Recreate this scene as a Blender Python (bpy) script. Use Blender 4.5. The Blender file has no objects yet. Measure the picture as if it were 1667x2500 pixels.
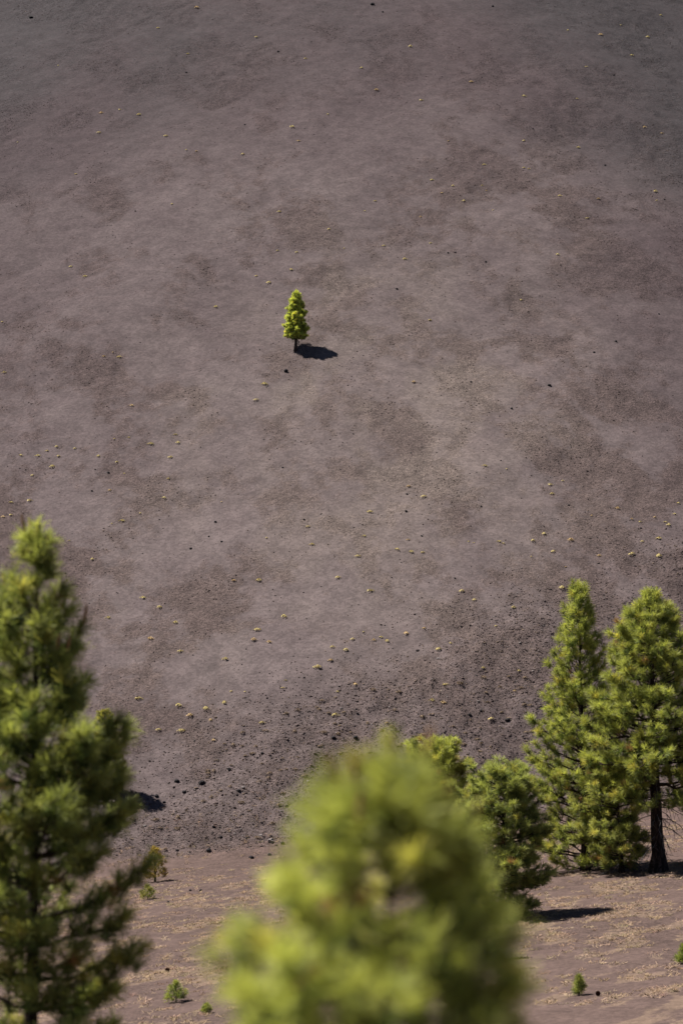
import bpy, math, random
import numpy as np

# ------------------------------------------------------------------ camera, sky, sun, exposure
scn = bpy.context.scene
col = scn.collection
F = 5900.0                      # focal length in pixels of the 1667 x 2500 photograph
CAM_Z = 15.4                    # eye height above the cinder plain
cam_d = bpy.data.cameras.new('camera')
cam = bpy.data.objects.new('camera', cam_d)
col.objects.link(cam)
cam.location = (0, 0, CAM_Z)
cam.rotation_euler = (math.radians(90), 0, 0)
cam_d.sensor_fit = 'VERTICAL'
cam_d.sensor_height = 36.0
cam_d.lens = 36.0 * F / 2500.0
cam_d.clip_start = 0.1
cam_d.clip_end = 6000
cam_d.dof.use_dof = True
cam_d.dof.focus_distance = 190.0
cam_d.dof.aperture_fstop = 1.95
scn.camera = cam

SUN = np.array([-0.60, 0.17, 1.0])          # towards the sun
SUN = SUN / np.linalg.norm(SUN)
elev = math.asin(SUN[2])
azim = math.atan2(SUN[0], SUN[1])
world = bpy.data.worlds.new('World')
scn.world = world
world.use_nodes = True
wn = world.node_tree.nodes
bg = wn['Background']
sky = wn.new('ShaderNodeTexSky')
sky.sky_type = 'NISHITA'
sky.sun_disc = False
sky.sun_elevation = elev
sky.sun_rotation = azim
sky.altitude = 2500
sky.air_density = 0.6
sky.dust_density = 0.3
world.node_tree.links.new(sky.outputs[0], bg.inputs[0])
bg.inputs[1].default_value = 0.05
sun_d = bpy.data.lights.new('sun', 'SUN')
sun_d.energy = 5.0
sun_d.angle = math.radians(0.55)
sun_d.color = (1.0, 0.955, 0.90)
sun = bpy.data.objects.new('sun', sun_d)
col.objects.link(sun)
from mathutils import Vector
sun.rotation_euler = Vector(SUN).to_track_quat('Z', 'Y').to_euler()
sun.location = (-60, 20, 120)

scn.view_settings.view_transform = 'Standard'
scn.view_settings.look = 'None'
scn.view_settings.gamma = 1.0
scn.view_settings.use_curve_mapping = False
scn.view_settings.exposure = 1.12
scn.render.engine = 'CYCLES'
scn.cycles.use_denoising = True
scn.cycles.max_bounces = 8
scn.cycles.transparent_max_bounces = 8

# ------------------------------------------------------------------ noise
def vnoise(x, y, seed=0):
    x = np.asarray(x, float); y = np.asarray(y, float)
    xi = np.floor(x); yi = np.floor(y)
    fx = x - xi; fy = y - yi
    fx = fx * fx * fx * (fx * (fx * 6 - 15) + 10); fy = fy * fy * fy * (fy * (fy * 6 - 15) + 10)
    def h(a, b):
        n = (a.astype(np.int64) * 374761393 + b.astype(np.int64) * 668265263 + seed * 1274126177) & 0xffffffff
        n = ((n ^ (n >> 13)) * 1274126177) & 0xffffffff
        n = (n ^ (n >> 16)) & 0xffffffff
        return n / 4294967295.0
    a = h(xi, yi); b = h(xi + 1, yi); c = h(xi, yi + 1); d = h(xi + 1, yi + 1)
    return (a * (1 - fx) + b * fx) * (1 - fy) + (c * (1 - fx) + d * fx) * fy

def fbm(x, y, seed=0, oct=4, gain=0.5):
    s = 0; a = 1.0; t = 0
    for o in range(oct):
        s = s + a * vnoise(x * 2 ** o + 17.3 * o, y * 2 ** o - 9.1 * o, seed + o)
        t += a; a *= gain
    return s / t

def sstep(a, b, x):
    t = np.clip((x - a) / (b - a), 0, 1)
    return t * t * (3 - 2 * t)

# ------------------------------------------------------------------ the land
CONE = (-12.0, 368.0, 230.0)       # axis x, y and foot radius of the cinder cone
def foot(x, y):                   # metres inside the foot of the cone
    return CONE[2] - np.hypot(x - CONE[0], y - CONE[1])

def rough_mask(x, y):
    wx = x + 3.0 * (fbm(x / 7, y / 11, 15, 2) - 0.5); wy = y + 6.0 * (fbm(x / 7, y / 11, 16, 2) - 0.5)
    n = fbm((wx + 0.35 * wy) / 4.0, (wy - 0.25 * wx) / 6.0, 11, 6, 0.70)
    n2 = fbm(x / 26, y / 40, 51, 2)
    return sstep(0.36, 0.69, n * 0.85 + n2 * 0.2)

def belt_mask(x, y):
    d = foot(x, y)
    top = 12.5 + 0.42 * np.clip(x, -30, 30) + (fbm(x / 5.0, y / 5.0, 71, 3) - 0.5) * 9
    low = -0.6 + (vnoise(x / 3.0, y / 3.0, 73) - 0.5) * 1.6
    return sstep(-6.0, 5.0, top - d) * sstep(-0.5, 0.6, d - low)

def height(x, y):
    x = np.asarray(x, float); y = np.asarray(y, float)
    d = foot(x, y)
    w = 2.2
    ramp = 0.6 * w * np.logaddexp(0, np.clip(d, -400, 190) / w)
    xx = 60 * np.tanh(x / 60)
    plain = 0.105 * xx - 0.06 * np.clip(y - 75, -60, 68) + 0.35 * (fbm(x / 22, y / 22, 3, 3) - 0.5)
    z = plain + ramp
    hill = 13.75 - 0.30 * np.maximum(y, -20) - 0.02 * np.abs(xx) * 0.2
    z = np.where(y < 90, 2.5 * np.logaddexp(z / 2.5, hill / 2.5), z)
    up = sstep(0, 8, d)
    z = z + up * 1.1 * (fbm((x + y) / 26, (y - x) / 13, 5, 3) - 0.5)
    r = rough_mask(x, y)
    bl = belt_mask(x, y)
    z = z + up * (0.05 + 0.26 * r) * (fbm(x / 1.1, y / 1.3, 21, 3, 0.6) - 0.5)
    z = z + bl * 0.55 * (fbm(x / 0.9, y / 1.1, 31, 2, 0.6) - 0.5)
    z = z + (1 - up) * 0.06 * (fbm(x / 1.1, y / 1.1, 41, 3) - 0.5)
    return z

def hit(u, v):
    """where the line of sight through a photograph pixel meets the land"""
    dx = (u - 833.5) / F; dz = -(v - 1250.0) / F
    lo, hi = 55.0, 340.0
    for n in (120, 24, 24):
        ys = np.linspace(lo, hi, n)
        g = height(dx * ys, ys) - (CAM_Z + dz * ys)
        k = max(int(np.argmax(g > 0)), 1)
        lo, hi = ys[k - 1], ys[k]
    y = hi
    return np.array([dx * y, y, float(height(dx * y, y))])

# ------------------------------------------------------------------ materials
def new_mat(name):
    m = bpy.data.materials.new(name); m.use_nodes = True
    nt = m.node_tree
    for n in list(nt.nodes): nt.nodes.remove(n)
    return m, nt, nt.nodes, nt.links

def N(nt, t, **kw):
    n = nt.nodes.new(t)
    for k, v in kw.items(): setattr(n, k, v)
    return n

def mixc(nt, fac, a, b, mode='MIX'):
    n = nt.nodes.new('ShaderNodeMix'); n.data_type = 'RGBA'; n.blend_type = mode
    for s, val in ((n.inputs[0], fac), (n.inputs[6], a), (n.inputs[7], b)):
        if hasattr(val, 'links') or hasattr(val, 'is_linked'): nt.links.new(val, s)
        elif isinstance(val, (int, float)): s.default_value = val
        else: s.default_value = (*val, 1)
    return n.outputs[2]

def ramp(nt, val, a, b, lo=0.0, hi=1.0):
    n = nt.nodes.new('ShaderNodeMapRange'); n.interpolation_type = 'SMOOTHSTEP'
    nt.links.new(val, n.inputs[0])
    n.inputs[1].default_value = a; n.inputs[2].default_value = b
    n.inputs[3].default_value = lo; n.inputs[4].default_value = hi
    return n.outputs[0]

def math_(nt, op, a, b):
    n = nt.nodes.new('ShaderNodeMath'); n.operation = op
    for s, v in ((n.inputs[0], a), (n.inputs[1], b)):
        if hasattr(v, 'is_linked'): nt.links.new(v, s)
        else: s.default_value = v
    return n.outputs[0]

def noise(nt, vec, scale, detail=4, rough=0.55):
    n = nt.nodes.new('ShaderNodeTexNoise')
    n.inputs['Scale'].default_value = scale
    n.inputs['Detail'].default_value = detail
    n.inputs['Roughness'].default_value = rough
    if vec is not None: nt.links.new(vec, n.inputs['Vector'])
    return n.outputs[0]

def attr(nt, name):
    n = nt.nodes.new('ShaderNodeAttribute'); n.attribute_name = name
    return n

def ground_material():
    m, nt, nodes, L = new_mat('cinder_ground')
    geo = N(nt, 'ShaderNodeNewGeometry'); P = geo.outputs['Position']
    out = N(nt, 'ShaderNodeOutputMaterial'); b = N(nt, 'ShaderNodeBsdfPrincipled')
    b.inputs['Roughness'].default_value = 0.95
    b.inputs['Specular IOR Level'].default_value = 0.1
    L.new(b.outputs[0], out.inputs[0])
    rough = attr(nt, 'rough').outputs['Fac']; plain = attr(nt, 'plain').outputs['Fac']
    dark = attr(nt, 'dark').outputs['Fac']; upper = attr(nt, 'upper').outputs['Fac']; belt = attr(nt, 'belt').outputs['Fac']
    pale = attr(nt, 'litter').outputs['Fac']; warm = attr(nt, 'warm').outputs['Fac']
    n_lo = noise(nt, P, 0.35, 5, 0.6); n_mid = noise(nt, P, 1.6, 5, 0.65)
    n_hi = noise(nt, P, 7.0, 4, 0.7); n_fine = noise(nt, P, 24.0, 3, 0.7)
    mask = math_(nt, 'ADD', rough, math_(nt, 'MULTIPLY', math_(nt, 'SUBTRACT', n_mid, 0.5), 1.5))
    mask = ramp(nt, mask, 0.12, 0.9)
    c_smooth = mixc(nt, ramp(nt, n_lo, 0.35, 0.65), (0.094, 0.0735, 0.0715), (0.082, 0.0630, 0.0620))
    c_rough = mixc(nt, warm, (0.070, 0.0505, 0.0465), (0.079, 0.058, 0.048))
    c = mixc(nt, mask, c_smooth, c_rough)
    c = mixc(nt, math_(nt, 'MULTIPLY', warm, 0.72), c, (0.122, 0.097, 0.085))
    c = mixc(nt, math_(nt, 'MULTIPLY', upper, 0.9), c, (0.043, 0.0305, 0.0320))  # painted vignette darkening of the upper slope
    c = mixc(nt, math_(nt, 'MULTIPLY', belt, 0.55), c, (0.070, 0.052, 0.048))
    c = mixc(nt, plain, c, mixc(nt, ramp(nt, n_mid, 0.35, 0.65), (0.089, 0.060, 0.051), (0.074, 0.050, 0.043)))
    lp = ramp(nt, math_(nt, 'ADD', pale, math_(nt, 'MULTIPLY', math_(nt, 'SUBTRACT', n_hi, 0.5), 0.9)), 0.35, 0.9)
    c = mixc(nt, math_(nt, 'MULTIPLY', lp, 0.6), c, (0.155, 0.108, 0.076))
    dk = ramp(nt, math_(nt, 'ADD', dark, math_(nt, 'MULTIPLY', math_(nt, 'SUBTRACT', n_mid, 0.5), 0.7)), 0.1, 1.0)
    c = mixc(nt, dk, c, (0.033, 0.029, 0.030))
    sp = ramp(nt, n_hi, 0.3, 0.70, 0.66, 1.34)
    sp2 = ramp(nt, n_fine, 0.3, 0.7, 0.66, 1.34)
    k = math_(nt, 'MULTIPLY', sp, sp2)
    grain = math_(nt, 'MINIMUM', math_(nt, 'ADD', math_(nt, 'MULTIPLY', mask, 0.85), math_(nt, 'ADD', math_(nt, 'MULTIPLY', belt, 0.6), 0.32)), 1.15)
    k = math_(nt, 'ADD', 1.0, math_(nt, 'MULTIPLY', math_(nt, 'SUBTRACT', k, 1.0), grain))
    n_cl = noise(nt, P, 0.8, 4, 0.6)
    k = math_(nt, 'MULTIPLY', k, ramp(nt, n_cl, 0.3, 0.7, 0.86, 1.14))
    # individual darker and paler cinders
    vo = N(nt, 'ShaderNodeTexVoronoi'); vo.inputs['Scale'].default_value = 5.5; L.new(P, vo.inputs['Vector'])
    sep = N(nt, 'ShaderNodeSeparateColor'); L.new(vo.outputs['Color'], sep.inputs[0])
    k2 = ramp(nt, sep.outputs[0], 0.0, 1.0, 0.86, 1.14)
    k = math_(nt, 'MULTIPLY', k, k2)
    c = mixc(nt, 1.0, c, k, 'MULTIPLY') if False else c
    hv = N(nt, 'ShaderNodeVectorMath', operation='SCALE')
    L.new(c, hv.inputs[0]); L.new(k, hv.inputs['Scale'])
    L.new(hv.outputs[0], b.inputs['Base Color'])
    # relief of the cinders
    hgt = math_(nt, 'ADD', math_(nt, 'MULTIPLY', n_mid, 0.10), math_(nt, 'ADD', math_(nt, 'MULTIPLY', n_hi, 0.085), math_(nt, 'MULTIPLY', n_fine, 0.022)))
    bu = N(nt, 'ShaderNodeBump'); bu.inputs['Distance'].default_value = 1.0
    st = math_(nt, 'ADD', math_(nt, 'MULTIPLY', mask, 0.65), math_(nt, 'ADD', math_(nt, 'MULTIPLY', belt, 0.5), 0.3))
    st = math_(nt, 'MINIMUM', st, 1.0)
    L.new(st, bu.inputs['Strength']); L.new(hgt, bu.inputs['Height'])
    L.new(bu.outputs[0], b.inputs['Normal'])
    return m

def vcol_material(name, rough=0.9, transl=0.0, tcol=(1, 1, 1), spec=0.1, bump=0.0, bscale=20):
    """diffuse (+ translucent) surface coloured by the piece's own colour"""
    m, nt, nodes, L = new_mat(name)
    out = N(nt, 'ShaderNodeOutputMaterial')
    a = attr(nt, 'col')
    b = N(nt, 'ShaderNodeBsdfPrincipled')
    b.inputs['Roughness'].default_value = rough
    b.inputs['Specular IOR Level'].default_value = spec
    geo = N(nt, 'ShaderNodeNewGeometry')
    n = noise(nt, geo.outputs['Position'], bscale, 3)
    sc = N(nt, 'ShaderNodeVectorMath', operation='SCALE')
    L.new(a.outputs['Color'], sc.inputs[0]); L.new(ramp(nt, n, 0.25, 0.75, 0.75, 1.25), sc.inputs['Scale'])
    L.new(sc.outputs[0], b.inputs['Base Color'])
    if bump:
        bu = N(nt, 'ShaderNodeBump'); bu.inputs['Strength'].default_value = bump; bu.inputs['Distance'].default_value = 0.05
        L.new(n, bu.inputs['Height']); L.new(bu.outputs[0], b.inputs['Normal'])
    if transl:
        t = N(nt, 'ShaderNodeBsdfTranslucent')
        tc = mixc(nt, 1.0, sc.outputs[0], tcol, 'MULTIPLY')
        L.new(tc, t.inputs[0])
        mx = N(nt, 'ShaderNodeMixShader'); mx.inputs[0].default_value = transl
        L.new(b.outputs[0], mx.inputs[1]); L.new(t.outputs[0], mx.inputs[2])
        L.new(mx.outputs[0], out.inputs[0])
    else:
        L.new(b.outputs[0], out.inputs[0])
    return m

def bark_material(name, c1, c2, scale):
    m, nt, nodes, L = new_mat(name)
    out = N(nt, 'ShaderNodeOutputMaterial'); b = N(nt, 'ShaderNodeBsdfPrincipled')
    b.inputs['Roughness'].default_value = 0.95; b.inputs['Specular IOR Level'].default_value = 0.1
    L.new(b.outputs[0], out.inputs[0])
    tc = N(nt, 'ShaderNodeTexCoord'); mp = N(nt, 'ShaderNodeMapping')
    mp.inputs['Scale'].default_value = (1, 1, 0.28); L.new(tc.outputs['Object'], mp.inputs[0])
    n = noise(nt, mp.outputs[0], scale, 5, 0.65)
    vo = N(nt, 'ShaderNodeTexVoronoi'); vo.feature = 'DISTANCE_TO_EDGE'; vo.inputs['Scale'].default_value = scale * 0.7
    L.new(mp.outputs[0], vo.inputs['Vector'])
    f = math_(nt, 'MULTIPLY', ramp(nt, n, 0.3, 0.7), ramp(nt, vo.outputs['Distance'], 0.0, 0.12))
    L.new(mixc(nt, f, c1, c2), b.inputs['Base Color'])
    bu = N(nt, 'ShaderNodeBump'); bu.inputs['Strength'].default_value = 0.8; bu.inputs['Distance'].default_value = 0.04
    L.new(f, bu.inputs['Height']); L.new(bu.outputs[0], b.inputs['Normal'])
    return m

M_ground = ground_material()
M_needle = vcol_material('pine_needles', 0.55, 0.48, (1.1, 1.1, 0.62), 0.25, 0, 3)
M_plant = vcol_material('cushion_plant_leaves', 0.8, 0.2, (1, 1, 0.7), 0.1, 0, 10)
M_straw = vcol_material('dry_straw', 0.85, 0.15, (1, 1, 1), 0.1, 0, 10)
M_rock = vcol_material('cinder_rock', 0.92, 0, (1, 1, 1), 0.15, 0.6, 18)
M_bark = bark_material('pine_bark', (0.012, 0.009, 0.008), (0.070, 0.048, 0.038), 9.0)
M_twig = bark_material('pine_branch_bark', (0.025, 0.018, 0.014), (0.095, 0.066, 0.048), 30.0)
M_dead = bark_material('dead_branch_wood', (0.09, 0.080, 0.073), (0.22, 0.20, 0.185), 30.0)
M_candle = bark_material('pine_candle', (0.36, 0.20, 0.09), (0.52, 0.32, 0.15), 40.0)
M_cone = bark_material('pine_cone_scales', (0.08, 0.03, 0.018), (0.22, 0.09, 0.045), 60.0)

# ------------------------------------------------------------------ mesh helpers
def mesh_from(name, verts, faces, mat, colours=None, smooth=False):
    """verts (n,3); faces (m,k) all of one size"""
    verts = np.asarray(verts, np.float32); faces = np.asarray(faces, np.int32)
    me = bpy.data.meshes.new(name)
    me.vertices.add(len(verts)); me.vertices.foreach_set('co', verts.ravel())
    k = faces.shape[1]
    me.loops.add(faces.size); me.loops.foreach_set('vertex_index', faces.ravel())
    me.polygons.add(len(faces))
    me.polygons.foreach_set('loop_start', np.arange(0, faces.size, k, dtype=np.int32))
    me.polygons.foreach_set('loop_total', np.full(len(faces), k, np.int32))
    me.polygons.foreach_set('use_smooth', np.full(len(faces), smooth, bool))
    if colours is not None:
        a = me.attributes.new('col', 'FLOAT_COLOR', 'POINT')
        c = np.ones((len(verts), 4), np.float32); c[:, :3] = colours
        a.data.foreach_set('color', c.ravel())
    me.materials.append(mat)
    me.update(calc_edges=True)
    return me

def obj(name, me, parent=None, loc=None):
    o = bpy.data.objects.new(name, me); col.objects.link(o)
    if parent is not None: o.parent = parent
    if loc is not None: o.location = loc
    return o

def tag(o, label, cat, group=None):
    o['label'] = label; o['category'] = cat
    if group: o['group'] = group
    return o

def thing(name, label, cat, loc, group=None):
    o = bpy.data.objects.new(name, None); col.objects.link(o); o.location = loc
    o.empty_display_size = 0.3
    return tag(o, label, cat, group)

def tube(pts, radii, sides=6):
    pts = np.asarray(pts, float); radii = np.asarray(radii, float)
    n = len(pts)
    t = np.gradient(pts, axis=0); t /= np.linalg.norm(t, axis=1)[:, None] + 1e-9
    ref = np.where(np.abs(t[:, 2:3]) > 0.9, np.array([[1.0, 0, 0]]), np.array([[0, 0, 1.0]]))
    a = np.cross(t, ref); a /= np.linalg.norm(a, axis=1)[:, None] + 1e-9
    b = np.cross(t, a)
    ang = np.linspace(0, 2 * np.pi, sides, endpoint=False)
    ring = (a[:, None, :] * np.cos(ang)[None, :, None] + b[:, None, :] * np.sin(ang)[None, :, None]) * radii[:, None, None]
    v = (pts[:, None, :] + ring).reshape(-1, 3)
    f = []
    for i in range(n - 1):
        for j in range(sides):
            f.append((i * sides + j, i * sides + (j + 1) % sides, (i + 1) * sides + (j + 1) % sides, (i + 1) * sides + j))
    return v, np.array(f, int)

class Bag:
    def __init__(s): s.v = []; s.f = []; s.n = 0
    def add(s, v, f): s.v.append(v); s.f.append(f + s.n); s.n += len(v)
    def mesh(s, name, mat, smooth=True):
        return mesh_from(name, np.concatenate(s.v), np.concatenate(s.f), mat, None, smooth)

# ------------------------------------------------------------------ the ground sheet
def axis(fine0, fine1, step, lo, hi):
    a = list(np.arange(fine0, fine1 + 1e-6, step))
    s = step; x = fine1
    while x < hi: s *= 1.18; x += s; a.append(x)
    s = step; x = fine0; pre = []
    while x > lo: s *= 1.18; x -= s; pre.append(x)
    return np.array(pre[::-1] + a)
gx = axis(-42, 42, 0.22, -2500, 2500)
gy = axis(67, 286, 0.22, -1500, 3500)
X, Y = np.meshgrid(gx, gy)
Z = height(X, Y)
nx, ny = len(gx), len(gy)
V = np.stack([X, Y, Z], -1).reshape(-1, 3)
I = np.arange(nx * ny).reshape(ny, nx)
Q = np.stack([I[:-1, :-1], I[:-1, 1:], I[1:, 1:], I[1:, :-1]], -1).reshape(-1, 4)
g_me = mesh_from('ground', V, Q, M_ground, None, True)
def fattr(me, name, val):
    a = me.attributes.new(name, 'FLOAT', 'POINT'); a.data.foreach_set('value', np.asarray(val, np.float32).ravel())
D = foot(X, Y)
def litter_mask(x, y):
    d = foot(x, y)
    a = 0.10                                     # the strips of litter run up to the right
    p = x + a * 6 * y * 0.0; q = y - 0.75 * x
    n = fbm(x / 1.1, q / 1.5, 81, 3, 0.6)
    n2 = fbm(x / 7.0, q / 4.0, 87, 2)
    return sstep(0.52, 0.70, n * 0.75 + n2 * 0.32) * sstep(2.5, 9.0, -d)
def warm_mask(x, y):
    return np.exp(-(((x - 2 - (y - 178) * 0.05) / 14.0) ** 2 + ((y - 184) / 27.0) ** 2)) * (0.35 + 0.65 * sstep(0.35, 0.65, fbm(x / 4, y / 6, 91, 3)))
def dark_mask(x, y):  # greyer cinders, with vignette darkening painted into the top corners
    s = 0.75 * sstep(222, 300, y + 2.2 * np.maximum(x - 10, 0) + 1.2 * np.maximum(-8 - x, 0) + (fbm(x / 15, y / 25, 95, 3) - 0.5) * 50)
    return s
fattr(g_me, 'rough', rough_mask(X, Y)); fattr(g_me, 'belt', belt_mask(X, Y))
fattr(g_me, 'plain', sstep(1.0, -2.0, D)); fattr(g_me, 'litter', litter_mask(X, Y))
def upper_vignette_mask(x, y):  # lens vignette put into the ground colour: darker upslope and towards the sides
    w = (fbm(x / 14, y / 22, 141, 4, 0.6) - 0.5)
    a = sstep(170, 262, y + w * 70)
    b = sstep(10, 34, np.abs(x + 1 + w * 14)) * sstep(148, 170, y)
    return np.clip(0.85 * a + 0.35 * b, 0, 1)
fattr(g_me, 'upper', upper_vignette_mask(X, Y))
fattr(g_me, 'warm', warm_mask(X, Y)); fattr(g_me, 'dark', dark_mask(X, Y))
ground = obj('ground', g_me)
ground['kind'] = 'structure'
ground['label'] = 'bare reddish grey cinder slope rising from a flat litter-strewn plain'

# ------------------------------------------------------------------ pines
def needles(pos, dirs, size, colours, per, width, rng, spread=(12, 72)):
    """brush-like tufts: thin quads set around each shoot"""
    n = len(pos)
    d = dirs / (np.linalg.norm(dirs, axis=1)[:, None] + 1e-9)
    ref = rng.normal(size=(n, 3)); a = np.cross(d, ref); a /= np.linalg.norm(a, axis=1)[:, None] + 1e-9
    b = np.cross(d, a)
    th = np.radians(rng.uniform(spread[0], spread[1], (n, per)))
    ph = rng.uniform(0, 2 * np.pi, (n, per))
    off = (rng.uniform(-0.55, 0.15, (n, per)) * size[:, None])
    nd = d[:, None] * np.cos(th)[..., None] + (a[:, None] * np.cos(ph)[..., None] + b[:, None] * np.sin(ph)[..., None]) * np.sin(th)[..., None]
    nd[..., 2] -= 0.10
    ln = size[:, None] * rng.uniform(0.7, 1.12, (n, per))
    p0 = pos[:, None] + d[:, None] * off[..., None]
    p1 = p0 + nd * ln[..., None]
    sd = np.cross(nd, rng.normal(size=(n, per, 3))); sd /= np.linalg.norm(sd, axis=2)[..., None] + 1e-9
    w = (width * rng.uniform(0.7, 1.3, (n, per)))[..., None]
    v = np.stack([p0 - sd * w * 0.4, p0 + sd * w * 0.4, p1 + sd * w * 0.3, p1 - sd * w * 0.3], 2).reshape(-1, 3)
    f = np.arange(n * per * 4).reshape(-1, 4)
    c = colours[:, None] * rng.uniform(0.78, 1.22, (n, per, 1))
    c = np.repeat(c[:, :, None, :], 4, 2)
    c[:, :, 2:] *= 1.12
    return v, f, c.reshape(-1, 3)

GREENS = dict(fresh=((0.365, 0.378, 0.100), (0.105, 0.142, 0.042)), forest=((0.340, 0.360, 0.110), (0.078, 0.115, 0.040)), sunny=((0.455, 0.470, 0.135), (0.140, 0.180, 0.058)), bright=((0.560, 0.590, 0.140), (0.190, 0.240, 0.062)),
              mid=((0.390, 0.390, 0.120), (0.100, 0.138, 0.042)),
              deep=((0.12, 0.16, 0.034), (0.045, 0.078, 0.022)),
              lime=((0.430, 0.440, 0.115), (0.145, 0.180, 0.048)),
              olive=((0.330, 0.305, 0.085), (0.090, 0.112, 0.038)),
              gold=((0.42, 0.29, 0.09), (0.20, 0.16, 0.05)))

def pine(name, label, base, top, prof, seed, bottom=None, tone='mid', nl=0.2, width=0.012, per=40, trunk=0.2, whorl=0.45,
         nb=5, side=(0, 0), candles=0, dead=0, rise=(0.1, 0.75), drop=0.12, flare=1.5, group=None, tuft_gap=0.8, bend=0.0, cat='pine tree', lets=1.0, gap=None, candle_size=1.0, inner=3):
    """base, top: points; prof: list of (metres below the top, crown radius)"""
    rng = np.random.default_rng(seed)
    base = np.array(base, float); top = np.array(top, float)
    root = thing(name, label, cat, base, group)
    Ht = top[2] - base[2]
    lean = (top - base); 
    def axis_pt(z):
        t = np.clip(z / Ht, 0, 1)
        return np.array([lean[0] * t + bend * math.sin(math.pi * t), lean[1] * t, z])
    # trunk
    zs = np.concatenate([[-0.25], np.linspace(0, Ht * 0.985, 16)])
    pts = np.array([axis_pt(z) + np.append(rng.normal(0, trunk * 0.06, 2), 0) for z in zs]); pts[0] = (0, 0, -0.25)
    for k in range(len(pts)): pts[k, 2] = zs[k]
    rr = trunk * np.clip(1 - np.clip(zs, 0, None) / Ht, 0.02, 1) ** 0.8
    rr[:3] *= np.array([flare * 1.25, flare, 1.05])[:3]
    v, f = tube(pts, rr, 12)
    obj('trunk', mesh_from('trunk', v, f, M_bark, None, True), root)
    px = np.array([p[0] for p in prof]); pr = np.array([p[1] for p in prof])
    zbot = Ht - px[-1]
    light, darkc = GREENS[tone]
    light = np.array(light); darkc = np.array(darkc)
    T_pos = []; T_dir = []; T_sz = []; T_old = []
    z = zbot; az = rng.uniform(0, 6.28); k = 0
    step_k = 0
    while z < Ht - nl * 0.7:
        t = (z - zbot) / (Ht - zbot)
        step = whorl * (1.0 - 0.45 * t)
        n = max(3, int(round(nb * (1 - 0.25 * t))))
        for j in range(n):
            az += 2 * math.pi / n + rng.normal(0, 0.22)
            if rng.random() < drop: continue
            e = rise[0] + (rise[1] - rise[0]) * t ** 1.3 + rng.normal(0, 0.08)
            z0 = z + rng.uniform(-0.3, 0.3) * step
            L = 0.3
            for _ in range(3):
                L = np.interp(Ht - (z0 + e * L), px, pr, left=pr[0] * 0.6) * 1.0
            L *= rng.uniform(0.72, 1.12)
            L = max(L, nl * 0.6)
            h = np.array([math.cos(az), math.sin(az), 0])
            if gap and gap[0] < Ht - z0 < gap[1] and abs(h[0]) < gap[2] and rng.random() < 0.9: continue
            L = L * (1 + side[0] * h[0] + side[1] * h[1])
            m = 6
            s = np.linspace(0, 1, m)
            a0 = axis_pt(z0)
            wob = rng.normal(0, 0.05 * L, (m, 3)) * s[:, None]
            up = e * (0.5 * s + 0.5 * s * s) * L + 0.10 * L * (s ** 3)
            bp = a0 + h * (L * s)[:, None] + np.array([0, 0, 1.0]) * up[:, None] + wob
            r0 = max(min(trunk * 0.33, 0.020 * L + 0.004), 0.003)
            bag = Bag()
            bag.add(*tube(bp, r0 * (1 - 0.8 * s), 5))
            # side shoots
            lat = np.array([-h[1], h[0], 0])
            nlets = int(np.clip(lets * L / (nl * 0.62), 1, 13))
            tips = [(bp[-1], bp[-1] - bp[-2], L)]
            for q in range(nlets):
                sf = 0.25 + 0.72 * (q + rng.uniform(0.1, 0.9)) / nlets
                p0 = np.array([np.interp(sf, s, bp[:, c]) for c in range(3)])
                sg = 1 if q % 2 else -1
                dr = h * rng.uniform(0.4, 0.9) + lat * sg * rng.uniform(0.5, 1.0) + np.array([0, 0, rng.uniform(0.0, 0.55)])
                dr /= np.linalg.norm(dr)
                ll = (0.38 * L * (1.12 - sf) + nl * 0.45) * rng.uniform(0.6, 1.15)
                p2 = p0 + dr * ll; p2[2] += ll * 0.22
                pm = p0 + dr * ll * 0.55
                bag.add(*tube([p0, pm, p2], [r0 * 0.5, r0 * 0.36, r0 * 0.16], 4))
                tips.append((p2, p2 - pm, ll))
            for (tp, td, ll) in tips:
                td = td / (np.linalg.norm(td) + 1e-9)
                td = td + np.array([0, 0, 0.35]) + rng.normal(0, 0.12, 3); td /= np.linalg.norm(td)
                T_pos.append(tp); T_dir.append(td); T_sz.append(nl * rng.uniform(0.85, 1.15)); T_old.append(rng.uniform(0, 0.6) ** 1.5)
                kk = int(min(ll / (nl * tuft_gap), inner))
                for c in range(1, kk + 1):
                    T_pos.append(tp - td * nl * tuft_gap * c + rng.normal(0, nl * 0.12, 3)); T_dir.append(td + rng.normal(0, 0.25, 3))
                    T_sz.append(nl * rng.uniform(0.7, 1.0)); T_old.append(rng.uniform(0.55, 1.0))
            obj('branch', bag.mesh('branch', M_twig), root)
            k += 1
        z += step
    # leader
    tp = axis_pt(Ht)
    for q in range(4):
        T_pos.append(tp - np.array([0, 0, nl * 0.6 * q])); T_dir.append(np.array([0, 0, 1.0]) + rng.normal(0, 0.1, 3)); T_sz.append(nl); T_old.append(0.1 * q)
    T_pos = np.array(T_pos); T_dir = np.array(T_dir); T_sz = np.array(T_sz); T_old = np.array(T_old)[:, None]
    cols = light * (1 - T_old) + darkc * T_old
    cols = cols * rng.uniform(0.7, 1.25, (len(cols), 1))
    yl = rng.random((len(cols), 1)) < 0.10
    cols = np.where(yl, cols * np.array([1.25, 1.08, 0.95]), cols)
    br = rng.random((len(cols), 1)) < 0.012
    cols = np.where(br, np.array([0.26, 0.15, 0.065]), cols)
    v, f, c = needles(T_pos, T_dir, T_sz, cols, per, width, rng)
    obj('crown', mesh_from('crown', v, f, M_needle, c), root)
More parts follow.
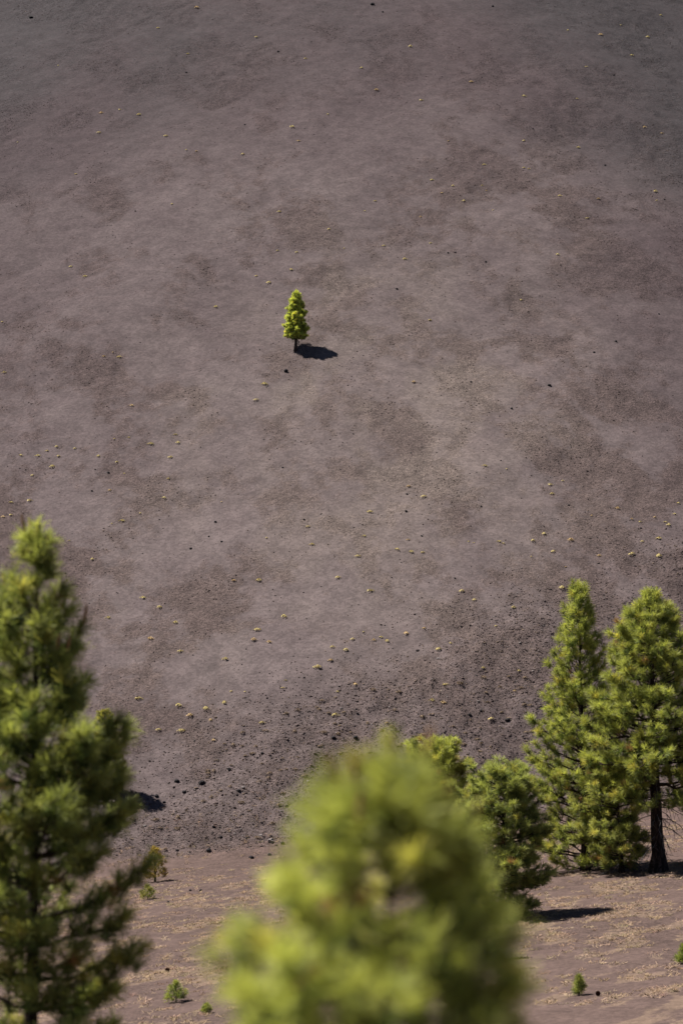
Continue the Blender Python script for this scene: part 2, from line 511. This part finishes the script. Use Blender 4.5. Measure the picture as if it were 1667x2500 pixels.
    # upright new shoots (candles)
    if candles:
        cv, cf = tube(np.array([[0, 0, -0.02], [0, 0, 0.05], [0.004, 0, 0.13], [0.006, 0.002, 0.17]]), [0.016, 0.021, 0.018, 0.005], 6)
        cme = mesh_from('candle', cv, cf, M_candle, None, True)
        ok = np.where(T_old[:, 0] < 0.5)[0]
        fav = ok[np.argsort(-T_pos[ok, 2] + rng.uniform(0, Ht * 0.5, len(ok)))][:candles]
        for i in fav:
            o = obj('candle', cme, root, T_pos[i] + T_dir[i] * nl * 0.35)
            o.rotation_euler = Vector(T_dir[i] * 0.5 + np.array([0, 0, 0.8])).to_track_quat('Z', 'Y').to_euler()
            o.scale = (candle_size, candle_size, candle_size * rng.uniform(0.8, 1.5))
    # dead limbs drooping below the crown
    for q in range(dead):
        z0 = rng.uniform(0.35 * zbot, zbot + 0.08 * Ht)
        a_ = rng.uniform(0, 2 * math.pi); h = np.array([math.cos(a_), math.sin(a_), 0])
        L = rng.uniform(0.5, 1.5) * min(pr.max(), 2.6) * 0.55
        s = np.linspace(0, 1, 7)
        bp = axis_pt(z0) + h * (L * s)[:, None] + np.array([0, 0, 1.0]) * ((0.15 * s - 0.75 * s ** 2.2) * L)[:, None] + rng.normal(0, 0.035 * L, (7, 3)) * s[:, None]
        bp[:, 2] = np.maximum(bp[:, 2], 0.12)
        bag = Bag(); bag.add(*tube(bp, 0.020 * (1 - 0.8 * s) + 0.003, 5))
        for w in range(7):
            sf = rng.uniform(0.25, 1.0)
            p0 = np.array([np.interp(sf, s, bp[:, c]) for c in range(3)])
            dr = h * rng.uniform(-0.2, 0.8) + rng.normal(0, 0.5, 3) + np.array([0, 0, -0.7]); dr /= np.linalg.norm(dr)
            ll = rng.uniform(0.2, 0.55)
            p1 = p0 + dr * ll * 0.5; p2 = p0 + dr * ll + np.array([0, 0, -0.1 * ll]) + rng.normal(0, 0.06, 3)
            pp = np.array([p0, p1, p2]); pp[:, 2] = np.maximum(pp[:, 2], 0.08)
            bag.add(*tube(pp, [0.009, 0.007, 0.003], 4))
        obj('dead_branch', bag.mesh('dead_branch', M_dead), root)
    return root

def at(u, v, Yd):
    return np.array([(u - 833.5) / F * Yd, Yd, CAM_Z - (v - 1250.0) / F * Yd])

def pine_px(name, label, ub, vb, ut, vt, prof_px, seed, Yd=None, **kw):
    """the base sits on the land seen at (ub, vb); sizes measured in the photograph become metres at that distance"""
    if Yd is None:
        b = hit(ub, vb); Yd = b[1]
    else:
        b = at(ub, vb, Yd); b[2] = float(height(b[0], Yd))
    t = at(ut, vt, Yd)
    s = Yd / F
    return pine(name, label, b, t, [(p * s, r * s) for p, r in prof_px], seed, **kw)

# the single small pine on the slope
pine_px('pine_tree', 'lone small pine standing by itself high on the bare cinder slope', 722, 856, 723, 709,
        [(0, 3), (12, 9), (22, 13), (32, 17), (50, 23), (75, 28), (100, 30), (110, 29), (117, 22)], 6, tone='bright', nl=0.17, width=0.016, per=44,
        trunk=0.125, whorl=0.24, nb=7, drop=0.04, rise=(0.15, 0.6), flare=1.35, lets=1.0, inner=2, dead=5)

# group at the right
pine_px('pine_tree', 'tall broad pine with bare dark trunk and drooping dead twigs beside the frame edge', 1606, 2128, 1583, 1446,
        [(0, 16), (40, 42), (60, 60), (120, 100), (200, 145), (300, 175), (400, 188), (460, 170), (505, 110)], 12, tone='fresh', nl=0.32, width=0.015, per=62,
        trunk=0.30, whorl=0.52, nb=7, dead=30, rise=(-0.05, 0.9), drop=0.13, flare=1.6, lets=0.85, inner=1)
pine_px('pine_tree', 'slender spire-topped pine left of the broad trunked pine', 1428, 2126, 1410, 1424,
        [(0, 14), (30, 22), (80, 38), (140, 55), (230, 72), (330, 108), (430, 140), (560, 158), (650, 135), (690, 90)], 23, tone='fresh', nl=0.29, width=0.014, per=56,
        trunk=0.18, whorl=0.50, nb=6, rise=(0.15, 1.5), drop=0.16, lets=0.85, inner=1, side=(-0.08, 0))
pine_px('pine_tree', 'low bushy pine with thin leaning trunk between the spire pine and the broad pine', 1516, 2131, 1490, 1850,
        [(0, 25), (40, 60), (100, 88), (180, 100), (235, 85), (262, 50)], 31, tone='mid', nl=0.25, width=0.014, per=52,
        trunk=0.11, whorl=0.36, nb=6, rise=(-0.05, 0.7), drop=0.2, dead=8, side=(-0.25, 0), bend=0.12, lets=0.75, inner=1)
pine_px('pine_tree', 'dark shaded bushy pine with foliage reaching the ground, right of blurred sapling', 1223, 2243, 1232, 1878,
        [(0, 45), (30, 75), (80, 112), (180, 138), (280, 135), (330, 120), (356, 85)], 44, tone='forest', nl=0.26, width=0.015, per=56,
        trunk=0.15, whorl=0.34, nb=7, rise=(-0.05, 0.7), drop=0.15, lets=0.85, inner=1, side=(-0.12, 0))
pine_px('pine_tree', 'yellow-green rounded pine half hidden behind the blurred sapling tip', 1058, 2168, 1062, 1814,
        [(0, 40), (25, 64), (60, 86), (110, 100), (190, 98), (260, 80), (320, 60)], 57, tone='lime', nl=0.28, width=0.015, per=50, inner=2,
        trunk=0.15, whorl=0.38, nb=6, rise=(0.0, 0.7), drop=0.06, lets=1.0)
pine_px('pine_tree', 'pine cropped by the frame edge behind the broad trunked pine', 1726, 2100, 1722, 1500,
        [(0, 12), (60, 45), (150, 60), (300, 72), (450, 78), (520, 60)], 63, tone='deep', nl=0.28, width=0.016, per=36,
        trunk=0.15, whorl=0.55, nb=5, drop=0.15, lets=0.8)

# pine behind the big left one, on the foot of the cone
pine_px('pine_tree', 'young pine on the cone foot peeking out behind the large left pine', 264, 1950, 256, 1735,
        [(0, 12), (30, 26), (90, 42), (160, 48), (200, 36)], 71, tone='olive', nl=0.2, width=0.015, per=38,
        trunk=0.08, whorl=0.34, nb=5, drop=0.10, lets=0.9)
# small pine on the plain hidden behind the blurred sapling: only its shadow tip shows
pine_px('pine_tree', 'small pine on the plain mostly hidden behind the blurred sapling', 1188, 2345, 1186, 2170,
        [(0, 6), (40, 20), (90, 30), (145, 28)], 77, tone='mid', nl=0.16, width=0.012, per=32,
        trunk=0.06, whorl=0.26, nb=5, drop=0.1, lets=0.8)

# near, out of focus
pine_px('pine_tree', 'large out-of-focus pine with orange shoot tips along the left edge', 66, 2500, 92, 1286,
        [(0, 6), (45, 24), (120, 62), (220, 102), (330, 130), (440, 145), (480, 215), (560, 245), (640, 272), (760, 262), (900, 288), (1040, 292), (1150, 225), (1250, 215), (1500, 180), (1700, 90)],
        91, Yd=22.0, tone='forest', nl=0.160, width=0.0075, per=64, trunk=0.095, whorl=0.345, nb=7, rise=(0.0, 0.95), drop=0.15, candles=18, candle_size=0.75, lets=0.95, side=(-0.03, 0.0), inner=2)
pine_px('pine_sapling', 'very blurred bright green pine sapling in the nearest foreground', 958, 2600, 946, 1834,
        [(0, 55), (20, 85), (70, 128), (120, 156), (170, 182), (270, 240), (370, 300), (470, 352), (570, 392), (700, 415), (900, 350), (1200, 250)],
        103, Yd=6.5, tone='sunny', nl=0.082, width=0.0046, per=46, trunk=0.028, whorl=0.092, nb=7, rise=(0.2, 0.7), drop=0.13, lets=0.75, candles=9, candle_size=0.42,
        cat='pine sapling', side=(-0.03, 0), inner=1, gap=(0.34, 0.56, 0.36))

# saplings and seedlings on the plain
def sapling(label, u, v, hpx, wpx, seed, tone, stem=True, group=None, name='pine_seedling', cat='pine seedling', tw=0.010, per=26, droop=0.0):
    rng = np.random.default_rng(seed)
    b = hit(u, v); s = b[1] / F
    h = hpx * s; w = wpx * s * 0.5
    root = thing(name, label, cat, b, group)
    pts = [[0, 0, -0.05], [0.01, 0, h * 0.3], [0, 0.01, h * 0.65], [0, 0, h * 0.95]]
    v_, f_ = tube(pts, np.array([0.04, 0.034, 0.022, 0.006]) * max(h, 0.5) * 0.8, 7)
    obj('stem', mesh_from('stem', v_, f_, M_bark, None, True), root)
    nT = int(30 + 60 * h)
    light, dk = [np.array(c) for c in GREENS[tone]]
    P = []; Dd = []; S_ = []; C = []
    for i in range(nT):
        t = rng.uniform(0.12, 1.0)
        r = w * (1.0 if t < 0.55 else (1.15 - t) / 0.6) * math.sqrt(rng.uniform(0.1, 1))
        a = rng.uniform(0, 6.283)
        r = max(r - 0.05, 0.0)
        P.append([r * math.cos(a), r * math.sin(a), h * t * 0.92]); Dd.append([math.cos(a) * 0.8, math.sin(a) * 0.8, 0.7 + t])
        S_.append(min(0.17, h * 0.30) * rng.uniform(0.8, 1.1)); o = rng.uniform(0, 1); C.append(light * (1 - o) + dk * o)
    v_, f_, c_ = needles(np.array(P), np.array(Dd), np.array(S_), np.array(C), per, tw, rng)
    obj('crown', mesh_from('crown', v_, f_, M_needle, c_), root)
    return root
sapling('yellowing slim pine sapling with a dark stem at the cone foot by the left pine', 379, 2153, 92, 60, 101, 'gold', tw=0.016, per=34, name='pine_sapling', cat='pine sapling')
sapling('small round yellow-green bush below the yellowing sapling', 361, 2196, 38, 42, 102, 'olive', name='bush', cat='bush')
sapling('round green pine seedling on litter left of the blurred sapling', 430, 2447, 54, 60, 103, 'fresh')
sapling('tiny green pine seedling low in the picture beside the round seedling', 504, 2474, 27, 30, 104, 'fresh')
sapling('slender upright green seedling on the litter at lower right', 1413, 2430, 52, 32, 105, 'mid')
sapling('green seedling cut off by the right frame edge', 1668, 2352, 48, 42, 106, 'fresh')

# ------------------------------------------------------------------ rocks
def ico():
    t = (1 + 5 ** 0.5) / 2
    v = np.array([[-1, t, 0], [1, t, 0], [-1, -t, 0], [1, -t, 0], [0, -1, t], [0, 1, t], [0, -1, -t], [0, 1, -t], [t, 0, -1], [t, 0, 1], [-t, 0, -1], [-t, 0, 1]], float)
    v /= np.linalg.norm(v, axis=1)[:, None]
    f = np.array([[0, 11, 5], [0, 5, 1], [0, 1, 7], [0, 7, 10], [0, 10, 11], [1, 5, 9], [5, 11, 4], [11, 10, 2], [10, 7, 6], [7, 1, 8], [3, 9, 4], [3, 4, 2], [3, 2, 6], [3, 6, 8], [3, 8, 9], [4, 9, 5], [2, 4, 11], [6, 2, 10], [8, 6, 7], [9, 8, 1]])
    return v, f
def subdiv(v, f):
    v = list(map(tuple, v)); cache = {}; nf = []
    def mid(a, b):
        k = (min(a, b), max(a, b))
        if k not in cache:
            m = (np.array(v[a]) + np.array(v[b])); m /= np.linalg.norm(m); v.append(tuple(m)); cache[k] = len(v) - 1
        return cache[k]
    for a, b, c in f:
        x, y, z = mid(a, b), mid(b, c), mid(c, a)
        nf += [(a, x, z), (b, y, x), (c, z, y), (x, y, z)]
    return np.array(v), np.array(nf)
IV, IF = ico(); IV2, IF2 = subdiv(IV, IF)
rngR = np.random.default_rng(400)
rock_meshes = {}
for kind, c in (('dark', (0.018, 0.016, 0.017)), ('pale', (0.17, 0.145, 0.135)), ('brown', (0.04, 0.03, 0.028))):
    for k in range(4):
        v = IV2 * rngR.uniform(0.72, 1.18, (len(IV2), 1)) * np.array([1, 0.85, 0.75]) * rngR.uniform(0.85, 1.15, 3)
        rock_meshes[kind, k] = mesh_from('rock', v, IF2, M_rock, np.array(c) * rngR.uniform(0.7, 1.3, (len(v), 1)))
def rock(u, v, wpx, kind, label, group=None, tall=1.0):
    b = hit(u, v); r = 0.5 * wpx * b[1] / F
    o = obj('rock', rock_meshes[kind, int(rngR.integers(4))])
    o.location = b + np.array([0, 0, r * 0.35 * tall]); o.scale = (r, r, r * tall)
    o.rotation_euler = (0, 0, rngR.uniform(0, 6.28))
    return tag(o, label, 'rock', group)
rock(698, 908, 10, 'dark', 'dark pointed rock on the slope just below the lone pine', tall=1.3)
rock(77, 43, 15, 'dark', 'flat black rock in the top left corner of the slope', tall=0.5)
rock(909, 12, 11, 'dark', 'dark rock at the very top of the slope near the middle')
rock(1340, 942, 11, 'dark', 'dark rock on the slope right of the lone pine shadow')
rock(1239, 1760, 20, 'dark', 'large black rock in the rubble left of the spire pine', tall=0.8)
rock(662, 2056, 22, 'pale', 'pale greyish pink boulder at the rubble edge left of the blurred sapling', tall=0.9)
rock(752, 1909, 9, 'pale', 'small whitish stone in the rubble above the pale boulder')
rock(1005, 1684, 5, 'pale', 'tiny white upright stone on the smooth slope above the blurred sapling', tall=1.8)
dk = [(934, 28, 6), (679, 125, 7), (1497, 182, 6), (1300, 313, 6), (1185, 638, 7), (1093, 616, 6), (1111, 615, 6), (1476, 402, 6), (1621, 486, 6),
      (598, 303, 6), (331, 514, 6), (466, 1338, 8), (526, 1273, 9), (541, 1321, 7), (742, 1267, 7), (1502, 832, 8), (1449, 859, 7), (1149, 931, 7),
      (1248, 996, 8), (991, 1247, 9), (993, 1205, 7), (1029, 1307, 7), (1563, 1288, 7), (968, 704, 8), (1607, 765, 6), (1174, 1235, 6), (1387, 1232, 6),
      (1202, 14, 7), (455, 176, 7), (510, 1308, 6), (1125, 1529, 7), (1110, 1410, 6), (265, 1153, 8), (225, 1197, 7), (690, 1140, 6), (862, 1058, 5)]
for u, v, w in dk:
    rock(u, v + 2, w * 0.9, 'dark', 'small dark stone lying loose on the open cinder slope', 'dark stones on the open slope')
for u, v, w in [(1146, 1747, 11), (870, 1733, 8), (1173, 1736, 8), (868, 1803, 15), (815, 1803, 13), (493, 1914, 16), (509, 2078, 15), (614, 2096, 15), (604, 2048, 10),
                (522, 2020, 11), (658, 2088, 11), (432, 1909, 15), (583, 1932, 12), (382, 1945, 12), (401, 1960, 10), (465, 2175, 9), (491, 2175, 9), (412, 2204, 9), (560, 1880, 10), (640, 1840, 9), (450, 1935, 11), (700, 1970, 10), (540, 2045, 10), (690, 2060, 10)]:
    rock(u, v, w, 'dark', 'dark rock among the rubble along the foot of the cone', 'dark rocks in the rubble band')

# loose cinders: far too many to count
def scatter_gravel(name, xy, size, cols, label):
    n = len(xy); rng = np.random.default_rng(77)
    base = IV[None] * rng.uniform(0.65, 1.25, (n, 12, 1)) * np.array([1, 1, 0.55])
    a = rng.uniform(0, 6.28, n); ca, sa = np.cos(a)[:, None], np.sin(a)[:, None]
    x = base[..., 0] * ca - base[..., 1] * sa; y = base[..., 0] * sa + base[..., 1] * ca
    v = np.stack([x, y, base[..., 2]], -1) * size[:, None, None]
    z = height(xy[:, 0], xy[:, 1]) + size * 0.06
    v += np.column_stack([xy, z])[:, None]
    f = (IF[None] + (np.arange(n) * 12)[:, None, None]).reshape(-1, 3)
    c = np.repeat(cols[:, None], 12, 1).reshape(-1, 3)
    o = obj(name, mesh_from(name, v.reshape(-1, 3), f, M_rock, c))
    o['kind'] = 'stuff'; o['label'] = label
    return o
def in_view(rng, n, y0, y1, margin=0.02):
    y = rng.uniform(y0 ** 2, y1 ** 2, n) ** 0.5
    x = rng.uniform(-0.1413 - margin, 0.1413 + margin, n) * y
    return x, y
def stone_cols(rng, n):
    k = rng.random(n)
    c = np.where((k < 0.11)[:, None], np.array([0.038, 0.029, 0.028]), np.where((k < 0.8)[:, None], np.array([0.072, 0.052, 0.047]), np.where((k < 0.93)[:, None], np.array([0.115, 0.083, 0.060]), np.array([0.13, 0.112, 0.105]))))
    return c * rng.uniform(0.7, 1.3, (n, 1))
rg = np.random.default_rng(500)
x, y = in_view(rg, 150000, 132, 182)
keep = rg.random(len(x)) < belt_mask(x, y) * 0.9
x, y = x[keep], y[keep]
sz = 0.028 + 0.045 * rg.random(len(x)) ** 2.4 + 0.05 * (rg.random(len(x)) < 0.03) + 0.07 * (rg.random(len(x)) < 0.006)
scatter_gravel('gravel', np.column_stack([x, y]), sz, stone_cols(rg, len(x)), 'loose dark and tan cinder rubble along the foot of the cone')
x, y = in_view(rg, 150000, 142, 280)
keep = rg.random(len(x)) < (0.03 + 0.75 * rough_mask(x, y) * sstep(0.35, 0.65, fbm(x / 3, y / 3, 131, 2)))
x, y = x[keep], y[keep]
sz = 0.022 + 0.055 * rg.random(len(x)) ** 2.6
c = stone_cols(rg, len(x)); 
scatter_gravel('gravel', np.column_stack([x, y]), sz, c * 0.9, 'fine loose cinders strewn over the rough patches of the slope')

# ------------------------------------------------------------------ cushion plants
def cushion_mesh(seed, c1, c2, n=70):
    rng = np.random.default_rng(seed)
    a = rng.uniform(0, 6.28, n); t = rng.uniform(0, 1, n) ** 0.6
    lump = 1 + 0.35 * np.sin(a * 2 + rng.uniform(0, 6)) + 0.2 * np.sin(a * 3 + rng.uniform(0, 6))
    p = np.stack([np.cos(a) * t * lump, np.sin(a) * t * lump * 0.8, 0.62 * (1 - t ** 2) + 0.12], -1)
    nrm = p * np.array([1, 1, 1.2]) + rng.normal(0, 0.35, (n, 3)); nrm /= np.linalg.norm(nrm, axis=1)[:, None]
    s = np.cross(nrm, rng.normal(size=(n, 3))); s /= np.linalg.norm(s, axis=1)[:, None]; w = np.cross(nrm, s)
    q = rng.uniform(0.14, 0.26, (n, 1))
    v = np.stack([p - s * q, p - w * q * 0.6, p + s * q, p + w * q * 0.6], 1).reshape(-1, 3)
    v[:, 2] = np.maximum(v[:, 2], 0.0)
    k = rng.random((n, 1)); c = np.array(c1) * (1 - k) + np.array(c2) * k
    return mesh_from('cushion_plant', v, np.arange(n * 4).reshape(-1, 4), M_plant, np.repeat(c, 4, 0))
C_yel = [cushion_mesh(600 + i, (0.66, 0.55, 0.25), (0.46, 0.37, 0.15)) for i in range(4)]
C_org = [cushion_mesh(620 + i, (0.60, 0.43, 0.22), (0.40, 0.28, 0.14)) for i in range(3)]
C_tan = [cushion_mesh(640 + i, (0.25, 0.18, 0.115), (0.14, 0.10, 0.075)) for i in range(4)]
rp = np.random.default_rng(700)
def cushion(u, v, wpx, meshes, label, group=None, name='cushion_plant', cat='cushion plant'):
    b = hit(u, v); r = 0.66 * wpx * b[1] / F
    o = obj(name, meshes[int(rp.integers(len(meshes)))], None, b + np.array([0, 0, 0.01]))
    o.scale = (r, r, r * rp.uniform(0.8, 1.1)); o.rotation_euler = (0, 0, rp.uniform(0, 6.28))
    return tag(o, label, cat, group)
BIG = [(436, 1724, 15, 'bright yellow cushion plant on the slope right of the large left pine'),
       (776, 1631, 16, 'broad yellow cushion plant straight above the blurred sapling, left of the cluster'),
       (991, 1548, 13, 'bright orange-yellow cushion plant at the top right of the cluster above the blurred sapling'),
       (1071, 1587, 13, 'yellow-green cushion plant at the right end of the cluster above the blurred sapling'),
       (904, 1444, 13, 'yellow cushion plant alone on the slope above the cluster of plants'),
       (1543, 1355, 14, 'brightest yellow cushion plant just above the spire pine and the broad pine'),
       (1607, 1360, 15, 'yellow cushion plant just above the broad pine tip'),
       (1607, 1316, 12, 'yellow cushion plant higher up above the broad pine tip'),
       (1371, 1437, 13, 'yellow cushion plant just left of the spire pine tip'),
       (1253, 1485, 11, 'yellow cushion plant farther left of the spire pine tip'),
       (1127, 1445, 11, 'yellow cushion plant midway between the spire pine and the lone plant'),
       (646, 940, 13, 'yellow-green cushion plant below and left of the lone pine'),
       (527, 751, 10, 'small yellow cushion plant left of the lone pine'),
       (657, 692, 12, 'yellow cushion plant just above and left of the lone pine tip'),
       (711, 660, 10, 'pale yellow cushion plant straight above the lone pine tip'),
       (713, 311, 11, 'yellow cushion plant high on the slope, straight above the lone pine'),
       (480, 20, 11, 'orange-yellow cushion plant at the top edge of the slope'),
       (1001, 115, 10, 'yellow cushion plant near the top of the slope right of centre'),
       (918, 221, 9, 'orange-tinged cushion plant high on the slope near the middle'),
       (369, 1086, 12, 'yellow cushion plant above the large left pine, largest of its row'),
       (401, 1217, 11, 'pale yellow cushion plant right of the large left pine tip'),
       (1010, 934, 10, 'orange cushion plant right of and below the lone pine shadow'),
       (1183, 1139, 10, 'yellow cushion plant in the empty middle right of the slope'),
       (1131, 492, 9, 'yellow cushion plant beneath the loose group in the upper right slope'),
       (322, 991, 9, 'single orange cushion plant on the left slope'),
       (503, 1732, 16, 'dull yellow cushion plant beside the bright one right of the large left pine'),
       (464, 1749, 14, 'orange-brown cushion plant below the bright yellow one right of the large left pine')]
for u, v, w, lab in BIG:
    cushion(u, v, w * 1.0, C_org if 'orange' in lab else C_yel, lab)
UP = [(387, 68), (626, 91), (459, 131), (143, 160), (293, 268), (340, 280), (248, 276), (243, 324), (406, 332), (455, 366), (480, 369), (593, 377), (729, 344), (44, 347),
      (186, 425), (420, 498), (682, 517), (678, 612), (725, 616), (626, 674), (174, 651), (208, 675), (746, 143), (800, 279), (803, 560), (882, 166), (1150, 200), (1028, 245),
      (1278, 235), (1408, 241), (1385, 74), (1466, 85), (1515, 61), (1612, 37), (1580, 91), (1541, 135), (1431, 163), (1181, 402), (1278, 410), (1290, 412), (1054, 440),
      (1176, 453), (1187, 465), (1078, 471), (1105, 454), (916, 491), (890, 515), (1026, 530), (1051, 594), (937, 600), (988, 633), (840, 606), (1366, 478), (1460, 485),
      (1433, 533), (1599, 468), (1602, 489), (1572, 311), (1278, 344), (1360, 622), (1094, 344), (1203, 513), (1411, 360), (1614, 326)]
MIDL = [(254, 870), (276, 860), (293, 872), (12, 910), (6, 786), (626, 977), (429, 1061), (435, 1081), (184, 1095), (52, 1112), (93, 1113), (116, 1101), (139, 1091), (144, 1114),
        (129, 1140), (80, 1161), (241, 1114), (286, 1129), (315, 1068), (280, 1071), (269, 1197), (343, 1253), (299, 1272), (273, 1278), (226, 1366), (170, 1320), (28, 1258),
        (8, 1262), (73, 1223), (28, 1227), (541, 1225), (753, 1286), (651, 1313), (762, 1330), (417, 1117), (412, 1169), (304, 1156)]
MIDR = [(1271, 733), (1049, 782), (1236, 1145), (1373, 1174), (1342, 1184), (1347, 1206), (997, 1188), (1035, 1213), (903, 1250), (1507, 1241), (1443, 1259), (1561, 1274),
        (1597, 1263), (1645, 1255), (1655, 1229), (1567, 1322), (1393, 1319), (1300, 1320), (1228, 1327), (1218, 1322), (1156, 1325), (1143, 1322), (1327, 1304), (1462, 1357),
        (1296, 1359), (1350, 1347), (1380, 1384), (969, 1342), (1004, 1348), (1032, 1349), (874, 1358), (996, 1318), (889, 1309), (1631, 1282), (1623, 1275), (1541, 1268)]
LOW = [(571, 1418), (632, 1418), (825, 1411), (1158, 1465), (390, 1483), (349, 1460), (429, 1521), (368, 1560), (693, 1506), (629, 1538), (620, 1563), (657, 1568), (1210, 1529),
       (441, 1591), (887, 1543), (930, 1556), (945, 1566), (913, 1563), (861, 1561), (1035, 1534), (1099, 1571), (807, 1613), (844, 1588), (812, 1580), (691, 1680), (697, 1661),
       (565, 1688), (598, 1689), (548, 1717), (514, 1758), (640, 1765), (521, 1808), (444, 1785), (388, 1783), (819, 1747), (867, 1671), (824, 1689), (1179, 1631), (1266, 1638),
       (1256, 1687), (1088, 1673), (1054, 1711), (1082, 1716), (1199, 1756), (944, 1766), (1030, 1749), (339, 1707), (265, 1509), (551, 1610)]
for lst, w0, lab, grp in ((UP, 7.0, 'tiny yellowish cushion plant dotting the upper slope above the lone pine foot', 'cushion plants on the upper slope'),
                          (MIDL, 8.0, 'tiny yellow cushion plant dotting the left slope between lone pine and large left pine', 'cushion plants on the left slope'),
                          (MIDR, 8.5, 'tiny yellow cushion plant dotting the right slope above the spire pine and broad pine', 'cushion plants on the right slope'),
                          (LOW, 10.0, 'small yellow cushion plant on the lower slope just above the rubble band', 'cushion plants on the lower slope')):
    for u, v in lst:
        cushion(u, v + 1, w0 * rp.uniform(0.55, 1.4), C_org if rp.random() < 0.22 else C_yel, lab, grp)
# dried plants in the rubble
for i in range(170):
    for _ in range(50):
        u = rp.uniform(330, 1300); v = rp.uniform(1640, 2085)
        b = hit(u, v)
        if belt_mask(b[0], b[1]) > 0.6: break
    cushion(u, v, rp.uniform(6, 14), C_tan, 'dried tan cushion plant among the dark rubble at the cone foot', 'dried cushion plants in the rubble band', 'dried_cushion_plant', 'dried plant')

# ------------------------------------------------------------------ dry litter on the plain
def straw(name, cx, cy, rx, ry, per, rng, label, hmax=0.07):
    n = len(cx)
    a = rng.uniform(0, 6.28, (n, per)); r = rng.uniform(0, 1, (n, per)) ** 0.6
    x = (cx[:, None] + np.cos(a) * r * rx[:, None]).ravel(); y = (cy[:, None] + np.sin(a) * r * ry[:, None]).ravel()
    y = y + 0.0
    z = height(x, y)
    m = len(x)
    az = rng.uniform(0, 6.28, m); ln = rng.uniform(0.06, 0.17, m); up = rng.uniform(0.0, hmax, m) + 0.012
    p0 = np.stack([x, y, z + 0.003], -1)
    p1 = p0 + np.stack([np.cos(az) * ln, np.sin(az) * ln, up], -1)
    sd = np.stack([-np.sin(az), np.cos(az), rng.uniform(-0.6, 0.9, m)], -1) * rng.uniform(0.008, 0.018, (m, 1))
    v = np.stack([p0 - sd, p0 + sd, p1 + sd * 0.4, p1 - sd * 0.4], 1).reshape(-1, 3)
    v[:, 2] = np.maximum(v[:, 2], np.repeat(z, 4) + 0.003)
    base = np.array([[0.27, 0.188, 0.122]]) * rng.uniform(0.65, 1.15, (n, 1)) * np.array([1, 1, 1]) + rng.uniform(-0.01, 0.015, (n, 3))
    c = np.repeat(np.repeat(base, per, 0) * rng.uniform(0.75, 1.25, (m, 1)), 4, 0)
    o = obj(name, mesh_from(name, v, np.arange(m * 4).reshape(-1, 4), M_straw, c)); o['kind'] = 'stuff'; o['label'] = label
x, y = in_view(rg, 22000, 70, 144)
keep = rg.random(len(x)) < 0.09 + 0.55 * litter_mask(x, y)
x, y = x[keep], y[keep]
straw('dry_grass', x, y, rg.uniform(0.08, 0.38, len(x)), rg.uniform(0.12, 0.55, len(x)), 20, rg, 'tan dry grass and needle litter in streaks over the plain')

# fallen pine cones on the plain
def pine_cone(u, v, wpx, label):
    b = hit(u, v); r = 0.5 * wpx * b[1] / F
    rng = np.random.default_rng(int(u)); vs = []; fs = []; n = 0
    for i in range(70):
        t = i / 69; a = i * 2.39996; rad = math.sin(math.pi * (0.12 + 0.8 * t)) * 0.8
        o = np.array([math.cos(a), math.sin(a), 0]); p = o * rad * 0.55 + np.array([0, 0, 1.5 * t])
        q = o * (rad + 0.18) + np.array([0, 0, 1.5 * t + 0.22]); s = np.array([-o[1], o[0], 0]) * 0.2
        vs += [p - s, p + s, q + s * 0.7, q - s * 0.7]; fs.append([n, n + 1, n + 2, n + 3]); n += 4
    o = obj('pine_cone', mesh_from('pine_cone', np.array(vs), np.array(fs), M_cone), None, b + np.array([0, 0, r * 0.7]))
    o.scale = (r, r, r); o.rotation_euler = (math.radians(75), 0, rng.uniform(0, 6))
    tag(o, label, 'pine cone')
pine_cone(415, 2373, 13, 'reddish brown fallen pine cone on litter above the round seedling')
pine_cone(1454, 2431, 14, 'dark brown fallen pine cone right of the slender upright seedling')
